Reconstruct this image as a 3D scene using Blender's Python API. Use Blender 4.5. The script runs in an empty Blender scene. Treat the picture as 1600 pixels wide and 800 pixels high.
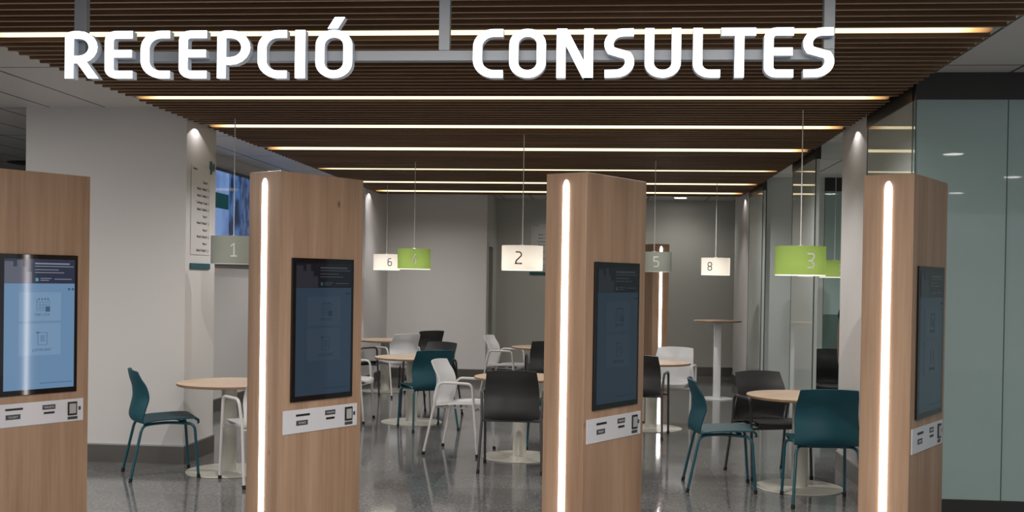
import bpy, bmesh, math, random
from mathutils import Vector, Matrix, Euler
random.seed(7)
PI = math.pi
scn = bpy.context.scene
COL = scn.collection

# ------------------------------------------------------------------ materials
def new_mat(name):
    m = bpy.data.materials.new(name); m.use_nodes = True
    nt = m.node_tree; b = nt.nodes['Principled BSDF']
    return m, nt, b

def plain(name, col, rough=.5, metal=0., spec=.5, emis=None, es=0., coat=0., bump=0., vary=0., trans=0.):
    m, nt, b = new_mat(name)
    b.inputs['Base Color'].default_value = (*col, 1)
    b.inputs['Roughness'].default_value = rough
    b.inputs['Metallic'].default_value = metal
    b.inputs['Specular IOR Level'].default_value = spec
    b.inputs['Coat Weight'].default_value = coat
    b.inputs['Coat Roughness'].default_value = .03
    b.inputs['Transmission Weight'].default_value = trans
    if emis:
        b.inputs['Emission Color'].default_value = (*emis, 1)
        b.inputs['Emission Strength'].default_value = es
    if bump or vary:
        tc = nt.nodes.new('ShaderNodeTexCoord')
        n = nt.nodes.new('ShaderNodeTexNoise'); n.inputs['Scale'].default_value = 60 if bump else 3
        n.inputs['Detail'].default_value = 4
        nt.links.new(tc.outputs['Object'], n.inputs['Vector'])
        if bump:
            bp = nt.nodes.new('ShaderNodeBump'); bp.inputs['Strength'].default_value = bump; bp.inputs['Distance'].default_value = .002
            nt.links.new(n.outputs['Fac'], bp.inputs['Height']); nt.links.new(bp.outputs['Normal'], b.inputs['Normal'])
        if vary:
            mx = nt.nodes.new('ShaderNodeMix'); mx.data_type = 'RGBA'
            mx.inputs[6].default_value = (*[c*(1-vary) for c in col], 1); mx.inputs[7].default_value = (*[min(1, c*(1+vary)) for c in col], 1)
            nt.links.new(n.outputs['Fac'], mx.inputs[0]); nt.links.new(mx.outputs[2], b.inputs['Base Color'])
    return m

def wood(name, dark, mid, light, axis='Z', scale=1., rough=.45, knots=True):
    """long grain along one object axis, soft cathedral bands and a few dark knots"""
    m, nt, b = new_mat(name); L = nt.links
    tc = nt.nodes.new('ShaderNodeTexCoord')
    info = nt.nodes.new('ShaderNodeObjectInfo')
    add = nt.nodes.new('ShaderNodeVectorMath'); add.operation = 'MULTIPLY_ADD'
    add.inputs[1].default_value = (1, 1, 1)
    rnd = nt.nodes.new('ShaderNodeVectorMath'); rnd.operation = 'SCALE'; rnd.inputs[0].default_value = (7, 5, 3)
    L.new(info.outputs['Random'], rnd.inputs['Scale'])
    L.new(tc.outputs['Object'], add.inputs[0]); L.new(rnd.outputs[0], add.inputs[2])
    def noise(sx, sy, sz, det, ro=.6):
        mp = nt.nodes.new('ShaderNodeMapping'); mp.inputs['Scale'].default_value = (sx*scale, sy*scale, sz*scale)
        n = nt.nodes.new('ShaderNodeTexNoise'); n.inputs['Scale'].default_value = 1; n.inputs['Detail'].default_value = det; n.inputs['Roughness'].default_value = ro
        L.new(add.outputs[0], mp.inputs['Vector']); L.new(mp.outputs[0], n.inputs['Vector']); return n.outputs['Fac']
    o = {'Z': (1, 1, .06), 'X': (.04, 1, 1), 'Y': (1, .06, 1)}[axis]
    n1 = noise(16*o[0], 16*o[1], 16*o[2], 3)
    n2 = noise(120*o[0], 120*o[1], 120*o[2]*.5, 3)
    mixf = nt.nodes.new('ShaderNodeMath'); mixf.operation = 'MULTIPLY_ADD'; mixf.inputs[1].default_value = .3
    L.new(n2, mixf.inputs[0])
    sub = nt.nodes.new('ShaderNodeMath'); sub.operation = 'MULTIPLY'; sub.inputs[1].default_value = .7
    L.new(n1, sub.inputs[0]); L.new(sub.outputs[0], mixf.inputs[2])
    cr = nt.nodes.new('ShaderNodeValToRGB'); e = cr.color_ramp.elements
    e[0].position = .32; e[0].color = (*dark, 1); e[1].position = .68; e[1].color = (*light, 1)
    c = e.new(.5); c.color = (*mid, 1)
    L.new(mixf.outputs[0], cr.inputs['Fac'])
    out = cr.outputs['Color']
    if knots:
        mp = nt.nodes.new('ShaderNodeMapping'); mp.inputs['Scale'].default_value = (4.5, 4.5, 2.2)
        v = nt.nodes.new('ShaderNodeTexVoronoi'); v.inputs['Scale'].default_value = 1
        L.new(add.outputs[0], mp.inputs['Vector']); L.new(mp.outputs[0], v.inputs['Vector'])
        kr = nt.nodes.new('ShaderNodeMapRange'); kr.inputs[1].default_value = .02; kr.inputs[2].default_value = .06
        kr.inputs[3].default_value = 1; kr.inputs[4].default_value = 0
        L.new(v.outputs['Distance'], kr.inputs[0])
        mx = nt.nodes.new('ShaderNodeMix'); mx.data_type = 'RGBA'; mx.inputs[7].default_value = (*[q*.45 for q in dark], 1)
        L.new(kr.outputs[0], mx.inputs[0]); L.new(out, mx.inputs[6]); out = mx.outputs[2]
    L.new(out, b.inputs['Base Color']); b.inputs['Roughness'].default_value = rough
    b.inputs['Specular IOR Level'].default_value = .35
    return m

def emit(name, col, s):
    m, nt, b = new_mat(name)
    nt.nodes.remove(b); e = nt.nodes.new('ShaderNodeEmission')
    e.inputs['Color'].default_value = (*col, 1); e.inputs['Strength'].default_value = s
    nt.links.new(e.outputs[0], nt.nodes['Material Output'].inputs['Surface'])
    return m

def floor_mat():
    m, nt, b = new_mat('polished_granite'); L = nt.links
    tc = nt.nodes.new('ShaderNodeTexCoord')
    def noise(s, d):
        n = nt.nodes.new('ShaderNodeTexNoise'); n.inputs['Scale'].default_value = s; n.inputs['Detail'].default_value = d
        n.inputs['Roughness'].default_value = .7; L.new(tc.outputs['Object'], n.inputs['Vector']); return n.outputs['Fac']
    a = noise(42, 6); c = noise(2.2, 3)
    cr = nt.nodes.new('ShaderNodeValToRGB'); e = cr.color_ramp.elements
    e[0].position = .36; e[0].color = (.075, .076, .078, 1); e[1].position = .64; e[1].color = (.27, .27, .272, 1)
    L.new(a, cr.inputs['Fac'])
    br = nt.nodes.new('ShaderNodeTexBrick'); br.inputs['Scale'].default_value = 1
    br.inputs['Brick Width'].default_value = .9; br.inputs['Row Height'].default_value = .6; br.inputs['Mortar Size'].default_value = .0025
    br.inputs['Color1'].default_value = (.82, .82, .82, 1); br.inputs['Color2'].default_value = (1.08, 1.08, 1.08, 1); br.inputs['Mortar'].default_value = (.42, .42, .42, 1)
    br.offset = .5; L.new(tc.outputs['Object'], br.inputs['Vector'])
    mx = nt.nodes.new('ShaderNodeMix'); mx.data_type = 'RGBA'; mx.blend_type = 'MULTIPLY'; mx.inputs[0].default_value = 1
    L.new(cr.outputs['Color'], mx.inputs[6]); L.new(br.outputs['Color'], mx.inputs[7])
    mr = nt.nodes.new('ShaderNodeMapRange'); mr.inputs[3].default_value = .75; mr.inputs[4].default_value = 1.25
    L.new(c, mr.inputs[0])
    m2 = nt.nodes.new('ShaderNodeVectorMath'); m2.operation = 'SCALE'
    L.new(mx.outputs[2], m2.inputs[0]); L.new(mr.outputs[0], m2.inputs['Scale'])
    L.new(m2.outputs[0], b.inputs['Base Color'])
    rr = nt.nodes.new('ShaderNodeMapRange'); rr.inputs[3].default_value = .04; rr.inputs[4].default_value = .13
    L.new(c, rr.inputs[0]); L.new(rr.outputs[0], b.inputs['Roughness'])
    b.inputs['IOR'].default_value = 1.55
    return m

def ceiling_mat():
    m, nt, b = new_mat('metal_ceiling_panels'); L = nt.links
    tc = nt.nodes.new('ShaderNodeTexCoord')
    mp = nt.nodes.new('ShaderNodeMapping'); mp.inputs['Location'].default_value = (.1, .35, 0); mp.inputs['Rotation'].default_value = (0, 0, PI/2)
    L.new(tc.outputs['Object'], mp.inputs['Vector'])
    br = nt.nodes.new('ShaderNodeTexBrick'); br.inputs['Scale'].default_value = 1
    br.inputs['Brick Width'].default_value = 1.8; br.inputs['Row Height'].default_value = .5; br.inputs['Mortar Size'].default_value = .011
    br.offset = 0
    br.inputs['Color1'].default_value = (.66, .64, .62, 1); br.inputs['Color2'].default_value = (.70, .68, .66, 1); br.inputs['Mortar'].default_value = (.07, .07, .07, 1)
    L.new(mp.outputs[0], br.inputs['Vector']); L.new(br.outputs['Color'], b.inputs['Base Color'])
    b.inputs['Roughness'].default_value = .5
    return m

M = {}
M['floor'] = floor_mat()
M['ceiling'] = ceiling_mat()
M['wall'] = plain('matt_white_paint', (.60, .585, .57), .7, bump=.05)
M['wall_green'] = plain('grey_green_paint', (.53, .53, .49), .7, bump=.05)
M['skirting'] = plain('brushed_dark_steel', (.16, .15, .135), .32, metal=.7)
M['skirting_trim'] = plain('light_steel_edge', (.45, .45, .44), .35, metal=.6)
M['slat'] = wood('slat_wood_shaded_side', (.10, .052, .026), (.155, .085, .044), (.225, .13, .070), 'X', .7, .55, False)  # slat sides darkened, their shade is put into the wood colour
M['slat_lit_underside'] = wood('slat_wood_lit_underside', (.28, .17, .10), (.38, .245, .15), (.48, .32, .21), 'X', .7, .5, False)  # same slats, undersides painted lighter for light bounced off the floor
M['backing'] = plain('black_void_backing', (.012, .011, .010), .9)  # black sheet stands in for the shaded void above the slats
M['strip'] = emit('warm_white_diffuser', (1., .84, .50), 1.9)
def strip_fade(m, x0, x1):
    nt = m.node_tree; L = nt.links; e = [n for n in nt.nodes if n.type == 'EMISSION'][0]
    tc = nt.nodes.new('ShaderNodeTexCoord'); sx = nt.nodes.new('ShaderNodeSeparateXYZ'); L.new(tc.outputs['Object'], sx.inputs[0])
    a = nt.nodes.new('ShaderNodeMath'); a.operation = 'SUBTRACT'; a.inputs[1].default_value = (x0+x1)/2; L.new(sx.outputs['X'], a.inputs[0])
    b = nt.nodes.new('ShaderNodeMath'); b.operation = 'ABSOLUTE'; L.new(a.outputs[0], b.inputs[0])
    r = nt.nodes.new('ShaderNodeMapRange'); r.inputs[1].default_value = (x1-x0)/2-.17; r.inputs[2].default_value = (x1-x0)/2; L.new(b.outputs[0], r.inputs[0])
    cr = nt.nodes.new('ShaderNodeValToRGB'); q = cr.color_ramp.elements
    q[0].position = 0; q[0].color = (1., .84, .50, 1); q[1].position = 1; q[1].color = (.12, .05, .02, 1); c = q.new(.5); c.color = (.62, .36, .14, 1)
    L.new(r.outputs[0], cr.inputs[0]); L.new(cr.outputs[0], e.inputs['Color'])
M['strip_body'] = plain('strip_aluminium', (.5, .5, .5), .4, metal=.8)
M['oak'] = wood('light_oak_veneer', (.27, .165, .105), (.36, .23, .15), (.44, .295, .20), 'Z', .55, .42)
M['kiosk_led'] = emit('cool_white_led', (1., .93, .90), 15.)
M['black_glass'] = plain('black_screen_bezel', (.006, .006, .007), .06)
M['steel_frame'] = plain('grey_painted_steel', (.23, .245, .27), .45, metal=.3)
M['letter_side'] = plain('letter_return_acrylic', (.55, .60, .68), .35)
M['letter_face'] = emit('letter_face_white', (.86, .94, 1.), 3.2)
M['plate'] = plain('white_acrylic_plate', (.62, .62, .66), .25)
M['slot'] = plain('black_slot', (.008, .008, .009), .4)
M['label_grey'] = plain('dark_label', (.05, .05, .055), .4)
M['print_white'] = plain('white_print', (.55, .55, .57), .5)
M['reader'] = plain('grey_reader_face', (.38, .38, .38), .3)
M['teal'] = plain('teal_plastic', (.007, .068, .092), .55, spec=.35, bump=.1)
M['teal_tube'] = plain('teal_powder_coat', (.010, .085, .115), .3)
M['black'] = plain('charcoal_plastic', (.028, .028, .029), .5, bump=.1)
M['black_tube'] = plain('charcoal_powder_coat', (.045, .045, .048), .35)
M['white'] = plain('white_plastic', (.78, .785, .80), .35, bump=.05)
M['white_tube'] = plain('white_powder_coat', (.72, .71, .70), .3)
M['rubber'] = plain('black_rubber', (.01, .01, .01), .7)
M['table_top'] = wood('beech_laminate', (.55, .41, .29), (.62, .47, .345), (.68, .53, .40), 'X', .8, .4, False)
M['table_edge'] = wood('beech_edge', (.22, .13, .08), (.27, .165, .10), (.33, .20, .13), 'X', .8, .5, False)
M['table_metal'] = plain('cream_powder_coat', (.60, .585, .52), .35)
M['cable'] = plain('white_cable', (.62, .62, .60), .5)
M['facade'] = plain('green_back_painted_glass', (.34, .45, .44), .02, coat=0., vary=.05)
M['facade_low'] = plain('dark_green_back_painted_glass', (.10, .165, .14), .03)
M['side_glass'] = plain('grey_green_frosted_glass', (.52, .57, .545), .03)
M['panel_pale'] = plain('pale_frosted_panel', (.52, .56, .545), .3)
M['header'] = plain('black_header_steel', (.022, .021, .02), .35)
M['joint'] = plain('dark_glass_joint', (.04, .06, .06), .3)
M['door_glass'] = plain('dark_door_glass', (.012, .012, .013), .4, spec=.2)
M['door_frame'] = plain('white_door_frame', (.55, .55, .55), .5)
M['dark_text'] = plain('black_print', (.03, .035, .04), .5)
M['petrol'] = plain('petrol_plate', (.012, .09, .11), .4)
M['board'] = plain('sign_board_acrylic', (.62, .61, .60), .25)
M['disc'] = emit('ceiling_light_diffuser', (1., .97, .9), 16.)
M['disc_off'] = plain('dark_round_grille', (.05, .05, .05), .5)
M['rim'] = plain('white_rim', (.7, .7, .7), .4)

def shade_mat(name, col, tr):
    m, nt, b = new_mat(name); nt.nodes.remove(b); L = nt.links
    tc = nt.nodes.new('ShaderNodeTexCoord'); mp = nt.nodes.new('ShaderNodeMapping'); mp.inputs['Scale'].default_value = (1, 1, 4)
    n = nt.nodes.new('ShaderNodeTexNoise'); n.inputs['Scale'].default_value = 90
    L.new(tc.outputs['Object'], mp.inputs[0]); L.new(mp.outputs[0], n.inputs['Vector'])
    mr = nt.nodes.new('ShaderNodeMapRange'); mr.inputs[3].default_value = .94; mr.inputs[4].default_value = 1.06; L.new(n.outputs['Fac'], mr.inputs[0])
    sc = nt.nodes.new('ShaderNodeVectorMath'); sc.operation = 'SCALE'; sc.inputs[0].default_value = col; L.new(mr.outputs[0], sc.inputs['Scale'])
    d = nt.nodes.new('ShaderNodeBsdfDiffuse'); t = nt.nodes.new('ShaderNodeBsdfTranslucent')
    L.new(sc.outputs[0], d.inputs['Color']); L.new(sc.outputs[0], t.inputs['Color'])
    mx = nt.nodes.new('ShaderNodeMixShader'); mx.inputs[0].default_value = tr
    L.new(d.outputs[0], mx.inputs[1]); L.new(t.outputs[0], mx.inputs[2]); L.new(mx.outputs[0], nt.nodes['Material Output'].inputs['Surface'])
    return m
M['shade_white'] = shade_mat('white_fabric_shade', (.80, .77, .72), .5)
M['shade_green'] = shade_mat('green_fabric_shade', (.30, .42, .115), .5)
M['shade_grey'] = shade_mat('grey_fabric_shade', (.32, .34, .30), .15)
M['lamp_bottom'] = emit('lamp_diffuser', (1., .93, .8), 1.6)
M['lamp_bottom_off'] = plain('pale_lamp_diffuser', (.75, .75, .72), .4)
M['digit_dark'] = plain('dark_grey_digit', (.05, .045, .045), .6)
M['digit_pale'] = plain('pale_digit', (.62, .62, .58), .6)

# ------------------------------------------------------------------ objects
def link(name, me, mat=None, parent=None, smooth=None):
    o = bpy.data.objects.new(name, me); COL.objects.link(o)
    if mat is not None:
        for q in (mat if isinstance(mat, (list, tuple)) else [mat]): me.materials.append(q)
    if parent is not None: o.parent = parent
    if smooth is not None:
        for p in me.polygons: p.use_smooth = True
        if smooth < 180:
            me.set_sharp_from_angle(angle=math.radians(smooth))
    return o

def from_bm(name, bm, mat, parent=None, smooth=None):
    bmesh.ops.recalc_face_normals(bm, faces=bm.faces)
    me = bpy.data.meshes.new(name); bm.to_mesh(me); bm.free()
    return link(name, me, mat, parent, smooth)

def thing(name, label, cat, loc=(0, 0, 0), rz=0., group=None):
    o = bpy.data.objects.new(name, None); COL.objects.link(o)
    o.empty_display_size = .1
    o.location = loc; o.rotation_euler = (0, 0, rz)
    return tag(o, label, cat, group)

def tag(o, label, cat, group=None):
    o['label'] = label; o['category'] = cat
    if group: o['group'] = group
    return o

def struct(o):
    o['kind'] = 'structure'; return o

def box(bm, x0, x1, y0, y1, z0, z1, mi=0, bevel=0.):
    vs = [bm.verts.new((x, y, z)) for z in (z0, z1) for y in (y0, y1) for x in (x0, x1)]
    fs = [bm.faces.new([vs[i] for i in f]) for f in ((0, 2, 3, 1), (4, 5, 7, 6), (0, 1, 5, 4), (2, 6, 7, 3), (0, 4, 6, 2), (1, 3, 7, 5))]
    for f in fs: f.material_index = mi
    if bevel:
        es = list({e for f in fs for e in f.edges})
        bmesh.ops.bevel(bm, geom=es, offset=bevel, segments=2, affect='EDGES', profile=.5)
    return vs

def box_obj(name, b, mat, parent=None, bevel=0.):
    bm = bmesh.new(); box(bm, *b, bevel=bevel); return from_bm(name, bm, mat, parent)

def lathe(bm, prof, n=40, c=(0, 0), cap=True):
    """profile = [(r,z)...] revolved about z"""
    rings = []
    for r, z in prof:
        if r < 1e-6: rings.append([bm.verts.new((c[0], c[1], z))])
        else: rings.append([bm.verts.new((c[0]+r*math.cos(2*PI*i/n), c[1]+r*math.sin(2*PI*i/n), z)) for i in range(n)])
    for a, b in zip(rings, rings[1:]):
        if len(a) == 1 and len(b) == 1: continue
        for i in range(n):
            j = (i+1) % n
            if len(a) == 1: bm.faces.new((a[0], b[i], b[j]))
            elif len(b) == 1: bm.faces.new((a[i], a[j], b[0]))
            else: bm.faces.new((a[i], a[j], b[j], b[i]))

def fillet(pts, r, n=5):
    """round the inner corners of a 3-D polyline"""
    P = [Vector(p) for p in pts]; out = [P[0]]
    for a, b, c in zip(P, P[1:], P[2:]):
        u = (a-b); v = (c-b); lu, lv = u.length, v.length
        u.normalize(); v.normalize(); t = min(r, lu*.48, lv*.48)
        p0, p1 = b+u*t, b+v*t
        for i in range(n+1):
            s = i/n; out.append(p0*(1-s)**2+b*2*s*(1-s)+p1*s*s)
    out.append(P[-1]); return out

def tube(bm, pts, r, n=10, caps=True):
    P = [Vector(p) for p in pts]
    t0 = (P[1]-P[0]).normalized()
    up = Vector((0, 0, 1)) if abs(t0.z) < .9 else Vector((1, 0, 0))
    nrm = t0.cross(up).normalized(); prev = t0; rings = []
    for i, p in enumerate(P):
        if i == 0: t = t0
        elif i == len(P)-1: t = (P[i]-P[i-1]).normalized()
        else: t = ((P[i+1]-P[i]).normalized()+(P[i]-P[i-1]).normalized()).normalized()
        q = prev.rotation_difference(t); nrm = (q @ nrm).normalized(); prev = t
        bn = t.cross(nrm)
        rings.append([bm.verts.new(p+(nrm*math.cos(2*PI*k/n)+bn*math.sin(2*PI*k/n))*r) for k in range(n)])
    for a, b in zip(rings, rings[1:]):
        for k in range(n):
            bm.faces.new((a[k], a[(k+1) % n], b[(k+1) % n], b[k]))
    if caps: bm.faces.new(rings[0][::-1]); bm.faces.new(rings[-1])

def tube_obj(name, pts, r, mat, parent=None, n=10):
    bm = bmesh.new(); tube(bm, pts, r, n); return from_bm(name, bm, mat, parent, smooth=50)

def copy_tree(o, parent=None):
    c = o.copy(); COL.objects.link(c)
    if parent is not None: c.parent = parent
    for ch in list(o.children): copy_tree(ch, c)
    return c

# ------------------------------------------------------------------ stroke lettering
def arc2(cx, cy, rx, ry, a0, a1, n=8):
    return [(cx+rx*math.cos(math.radians(a0+(a1-a0)*i/n)), cy+ry*math.sin(math.radians(a0+(a1-a0)*i/n))) for i in range(n+1)]

def glyph(ch, w, h, s):
    """centre lines of a squared humanist letter in a w x h cell, stroke width s"""
    e = s/2; x0, x1, y0, y1 = e, w-e, e, h-e; r = min((x1-x0)/2, .30*h); mid = h*.5
    if ch == 'O' or ch == '0':
        r = min((x1-x0)/2*.98, .34*h)
        return [(arc2(x1-r, y1-r, r, r, 0, 90)+arc2(x0+r, y1-r, r, r, 90, 180)+arc2(x0+r, y0+r, r, r, 180, 270)+arc2(x1-r, y0+r, r, r, 270, 360), True)]
    if ch == 'C':
        r = min((x1-x0)*.78, .33*h)
        return [([(w, y1)]+arc2(x0+r, y1-r, r, r, 90, 180)+arc2(x0+r, y0+r, r, r, 180, 270)+[(w, y0)], False)]
    if ch == 'E':
        r = .13*h
        return [([(w, y1)]+arc2(x0+r, y1-r, r, r, 90, 180, 5)+arc2(x0+r, y0+r, r, r, 180, 270, 5)+[(w, y0)], False), ([(x0, mid+.02*h), (w*.97, mid+.02*h)], False)]
    if ch in 'RP':
        yb = h*(.42 if ch == 'R' else .36) if ch == 'R' else h*.36
        yb = h*.40 if ch == 'R' else h*.36
        rr = (y1-yb)/2
        xr = x1-(.04*w if ch == 'R' else 0)
        g = [([(x0, 0), (x0, y1-.08*h)]+arc2(x0+.08*h, y1-.08*h, .08*h, .08*h, 180, 90, 4)+arc2(xr-rr, y1-rr, rr, rr, 90, -90, 10)+[(x0, yb)], False)]
        if ch == 'R': g.append(([(w*.43, yb+.01*h), (w-s*.60, 0)], False, 'cut'))
        return g
    if ch == 'I': return [([(w/2, 0), (w/2, h)], False)]
    if ch == 'N': return [([(x0, 0), (x0, h)], False), ([(x1, 0), (x1, h)], False), ([(x0+.02*w, h), (x1-.02*w, 0)], False, 'cut')]
    if ch == 'U':
        r = (x1-x0)/2*.95
        return [([(x0, h)]+arc2(x0+r, y0+r, r, r, 180, 270)+arc2(x1-r, y0+r, r, r, 270, 360)+[(x1, h)], False)]
    if ch == 'L':
        r = .2*h
        return [([(x0, h)]+arc2(x0+r, y0+r, r, r, 180, 270)+[(w, y0)], False)]
    if ch == 'T': return [([(0, y1), (w, y1)], False), ([(w*.53, y1), (w*.53, 0)], False)]
    if ch == 'S':
        r = .24*h
        return [([(w*.97, y1)]+arc2(x0+r, y1-r, r, r*.98, 90, 215, 9)+[(w*.5, mid)]+arc2(x1-r, y0+r, r, r*.98, 35, -90, 9)+[(w*.02, y0)], False)]
    if ch == '1': return [([(w*.12, h*.78), (w*.52, y1), (w*.52, y0)], False), ([(w*.1, y0), (w*.92, y0)], False)]
    if ch == '2':
        r = (x1-x0)*.45
        return [([(x0, y1)]+arc2(x1-r, y1-r, r, r, 90, -35, 8)+[(x0+r*.3, h*.28), (x0, y0), (w, y0)], False)]
    if ch == '3':
        r = h*.16
        return [([(x0, y1)]+arc2(x1-r, y1-r, r, r, 90, -60, 6)+[(x1-r, mid), (x0+.1*w, mid)], False),
                ([(x0+.1*w, mid), (x1-r, mid)]+arc2(x1-r, y0+r, r, r, 60, -90, 6)+[(x0, y0)], False)]
    if ch == '4': return [([(w*.62, h), (x0, h*.32), (w, h*.32)], False), ([(w*.68, h*.55), (w*.68, 0)], False)]
    if ch == '5':
        r = h*.18
        return [([(w*.92, y1), (x0+.05*w, y1), (x0+.05*w, h*.56)]+arc2(x1-r, h*.56-r, r, r, 90, 0, 5)+arc2(x1-r, y0+r, r, r, 0, -90, 5)+[(x0, y0)], False)]
    if ch == '6':
        r = min((x1-x0)/2, h*.2)
        return [([(w*.8, y1)]+arc2(x0+r*1.4, y1-r*1.4, r*1.4, r*1.4, 100, 180, 6)+[(x0, y0+r)], False),
                (arc2(x1-r, h*.56-r, r, r, 0, 90, 5)+arc2(x0+r, h*.56-r, r, r, 90, 180, 5)+arc2(x0+r, y0+r, r, r, 180, 270, 5)+arc2(x1-r, y0+r, r, r, 270, 360, 5), True)]
    if ch == '8':
        r = min((x1-x0)/2, h*.2)
        g = []
        for a, b in ((y0, mid), (mid, y1)):
            rr = min(r, (b-a)/2)
            g.append((arc2(x1-rr, b-rr, rr, rr, 0, 90, 5)+arc2(x0+rr, b-rr, rr, rr, 90, 180, 5)+arc2(x0+rr, a+rr, rr, rr, 180, 270, 5)+arc2(x1-rr, a+rr, rr, rr, 270, 360, 5), True))
        return g
    raise ValueError(ch)

def dedupe(pts, closed):
    out = []
    for p in pts:
        if not out or math.hypot(p[0]-out[-1][0], p[1]-out[-1][1]) > 1e-5: out.append(p)
    if closed and math.hypot(out[0][0]-out[-1][0], out[0][1]-out[-1][1]) < 1e-5: out.pop()
    return out

def stroke(pts, s, closed):
    """left and right outlines of a polyline of stroke width s, mitred"""
    pts = dedupe(pts, closed); n = len(pts); L, R = [], []
    for i in range(n):
        p = Vector(pts[i])
        a = Vector(pts[i-1]) if (i > 0 or closed) else None
        b = Vector(pts[(i+1) % n]) if (i < n-1 or closed) else None
        d1 = (p-a).normalized() if a is not None else None
        d2 = (b-p).normalized() if b is not None else None
        if d1 is None: d1 = d2
        if d2 is None: d2 = d1
        n1 = Vector((-d1.y, d1.x)); n2 = Vector((-d2.y, d2.x)); m = (n1+n2)
        if m.length < 1e-4: m = n1
        m.normalize(); k = min(1.6, 1/max(.3, m.dot(n1)))
        L.append(p+m*s/2*k); R.append(p-m*s/2*k)
    return L, R

def cut_ends(pts, L, R):
    """slide the end corners along the stroke so that both ends are cut level"""
    for k, q in ((0, 1), (-1, -2)):
        d = Vector(pts[k])-Vector(pts[q])
        if abs(d.y) < 1e-6: continue
        for S in (L, R):
            S[k] = S[k]+d*((pts[k][1]-S[k].y)/d.y)

def stroke_prism(bm_side, bm_face, strokes, s, f3, depth, fdepth=0.):
    """extrude strokes: f3(x,y,d) maps glyph plane + depth to space; body goes to bm_side, front skin to bm_face (or the same)"""
    for st in strokes:
        pts, closed = st[0], st[1]
        L, R = stroke(pts, s, closed); n = len(L)
        if len(st) > 2: cut_ends(pts, L, R)
        def quad(bm, a, b, c, d): bm.faces.new([bm.verts.new(v) for v in (a, b, c, d)])
        rng = range(n if closed else n-1)
        for i in rng:
            j = (i+1) % n
            l0, l1, r0, r1 = L[i], L[j], R[i], R[j]
            if bm_face is not None: quad(bm_face, f3(r0.x, r0.y, 0), f3(r1.x, r1.y, 0), f3(l1.x, l1.y, 0), f3(l0.x, l0.y, 0))
            if bm_face is not None and fdepth:
                quad(bm_face, f3(l0.x, l0.y, 0), f3(l1.x, l1.y, 0), f3(l1.x, l1.y, fdepth), f3(l0.x, l0.y, fdepth))
                quad(bm_face, f3(r0.x, r0.y, 0), f3(r0.x, r0.y, fdepth), f3(r1.x, r1.y, fdepth), f3(r1.x, r1.y, 0))
            if bm_side is not None:
                quad(bm_side, f3(l0.x, l0.y, fdepth), f3(l1.x, l1.y, fdepth), f3(l1.x, l1.y, depth), f3(l0.x, l0.y, depth))
                quad(bm_side, f3(r0.x, r0.y, fdepth), f3(r0.x, r0.y, depth), f3(r1.x, r1.y, depth), f3(r1.x, r1.y, fdepth))
                quad(bm_side, f3(r0.x, r0.y, depth), f3(l0.x, l0.y, depth), f3(l1.x, l1.y, depth), f3(r1.x, r1.y, depth))
        if not closed:
            for k in (0, n-1):
                if bm_side is not None: quad(bm_side, f3(L[k].x, L[k].y, fdepth), f3(R[k].x, R[k].y, fdepth), f3(R[k].x, R[k].y, depth), f3(L[k].x, L[k].y, depth))
                if bm_face is not None and fdepth: quad(bm_face, f3(L[k].x, L[k].y, 0), f3(R[k].x, R[k].y, 0), f3(R[k].x, R[k].y, fdepth), f3(L[k].x, L[k].y, fdepth))

def text_mesh(name, body, size, mat, parent, loc, rot, align='LEFT', width=1., bold=0.):
    cu = bpy.data.curves.new(name, 'FONT'); cu.body = body; cu.size = size; cu.align_x = align
    cu.extrude = .0004; cu.offset = bold; cu.resolution_u = 2
    tmp = bpy.data.objects.new(name, cu); COL.objects.link(tmp)
    dg = bpy.context.evaluated_depsgraph_get()
    me = bpy.data.meshes.new_from_object(tmp.evaluated_get(dg))
    bpy.data.objects.remove(tmp); bpy.data.curves.remove(cu)
    me.materials.clear()
    o = link(name, me, mat, parent); o.location = loc; o.rotation_euler = rot; o.scale = (width, 1, 1)
    return o

# ================================================================== SETTING
ZC = 3.06         # panel ceiling
ZS = 2.95         # underside of the slats
struct(box_obj('floor', (-14, 9, -7, 24, -.1, 0), M['floor']))
struct(box_obj('ceiling', (-14, 9, -7, 24, ZC, ZC+.1), M['ceiling']))

def walled(name, b, base=None, mat='wall', bz=.16, trim=False):
    o = struct(box_obj(name, b, M[mat]))
    return o

walled('wall_left', (-5.06, -3.62, 9.05, 9.745, 0, ZC))
walled('wall_left_recess', (-4.85, -4.65, 9.745, 15.905, 0, ZC))
walled('wall_left_far', (-4.85, -3.62, 15.905, 17.6, 0, ZC))
walled('wall_back', (-4.85, -1.985, 17.6, 17.75, 0, ZC))
# side wall of the recess with the door opening
bm = bmesh.new()
box(bm, -2.135, -1.985, 17.75, 17.80, 0, ZC); box(bm, -2.135, -1.985, 18.52, 19.2, 0, ZC); box(bm, -2.135, -1.985, 17.80, 18.52, 2.24, ZC)
struct(from_bm('wall_recess_side', bm, M['wall']))
walled('wall_back_far', (-2.135, 4.6, 19.2, 19.35, 0, ZC), mat='wall_green')
walled('wall_right_near', (2.04, 2.52, 8.93, 9.85, 0, ZC))
walled('wall_right_far', (2.04, 2.52, 16.24, 18.05, 0, ZC))
walled('wall_right_corridor', (4.3, 4.45, 9.2, 19.2, 0, ZC))
walled('wall_right_corridor_end', (2.52, 4.3, 9.35, 9.5, 0, ZC))
walled('wall_hall_far', (-14, -4.85, 22.5, 22.65, 0, ZC))
walled('wall_hall_left', (-13.9, -13.75, -3, 22.5, 0, ZC))

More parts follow.
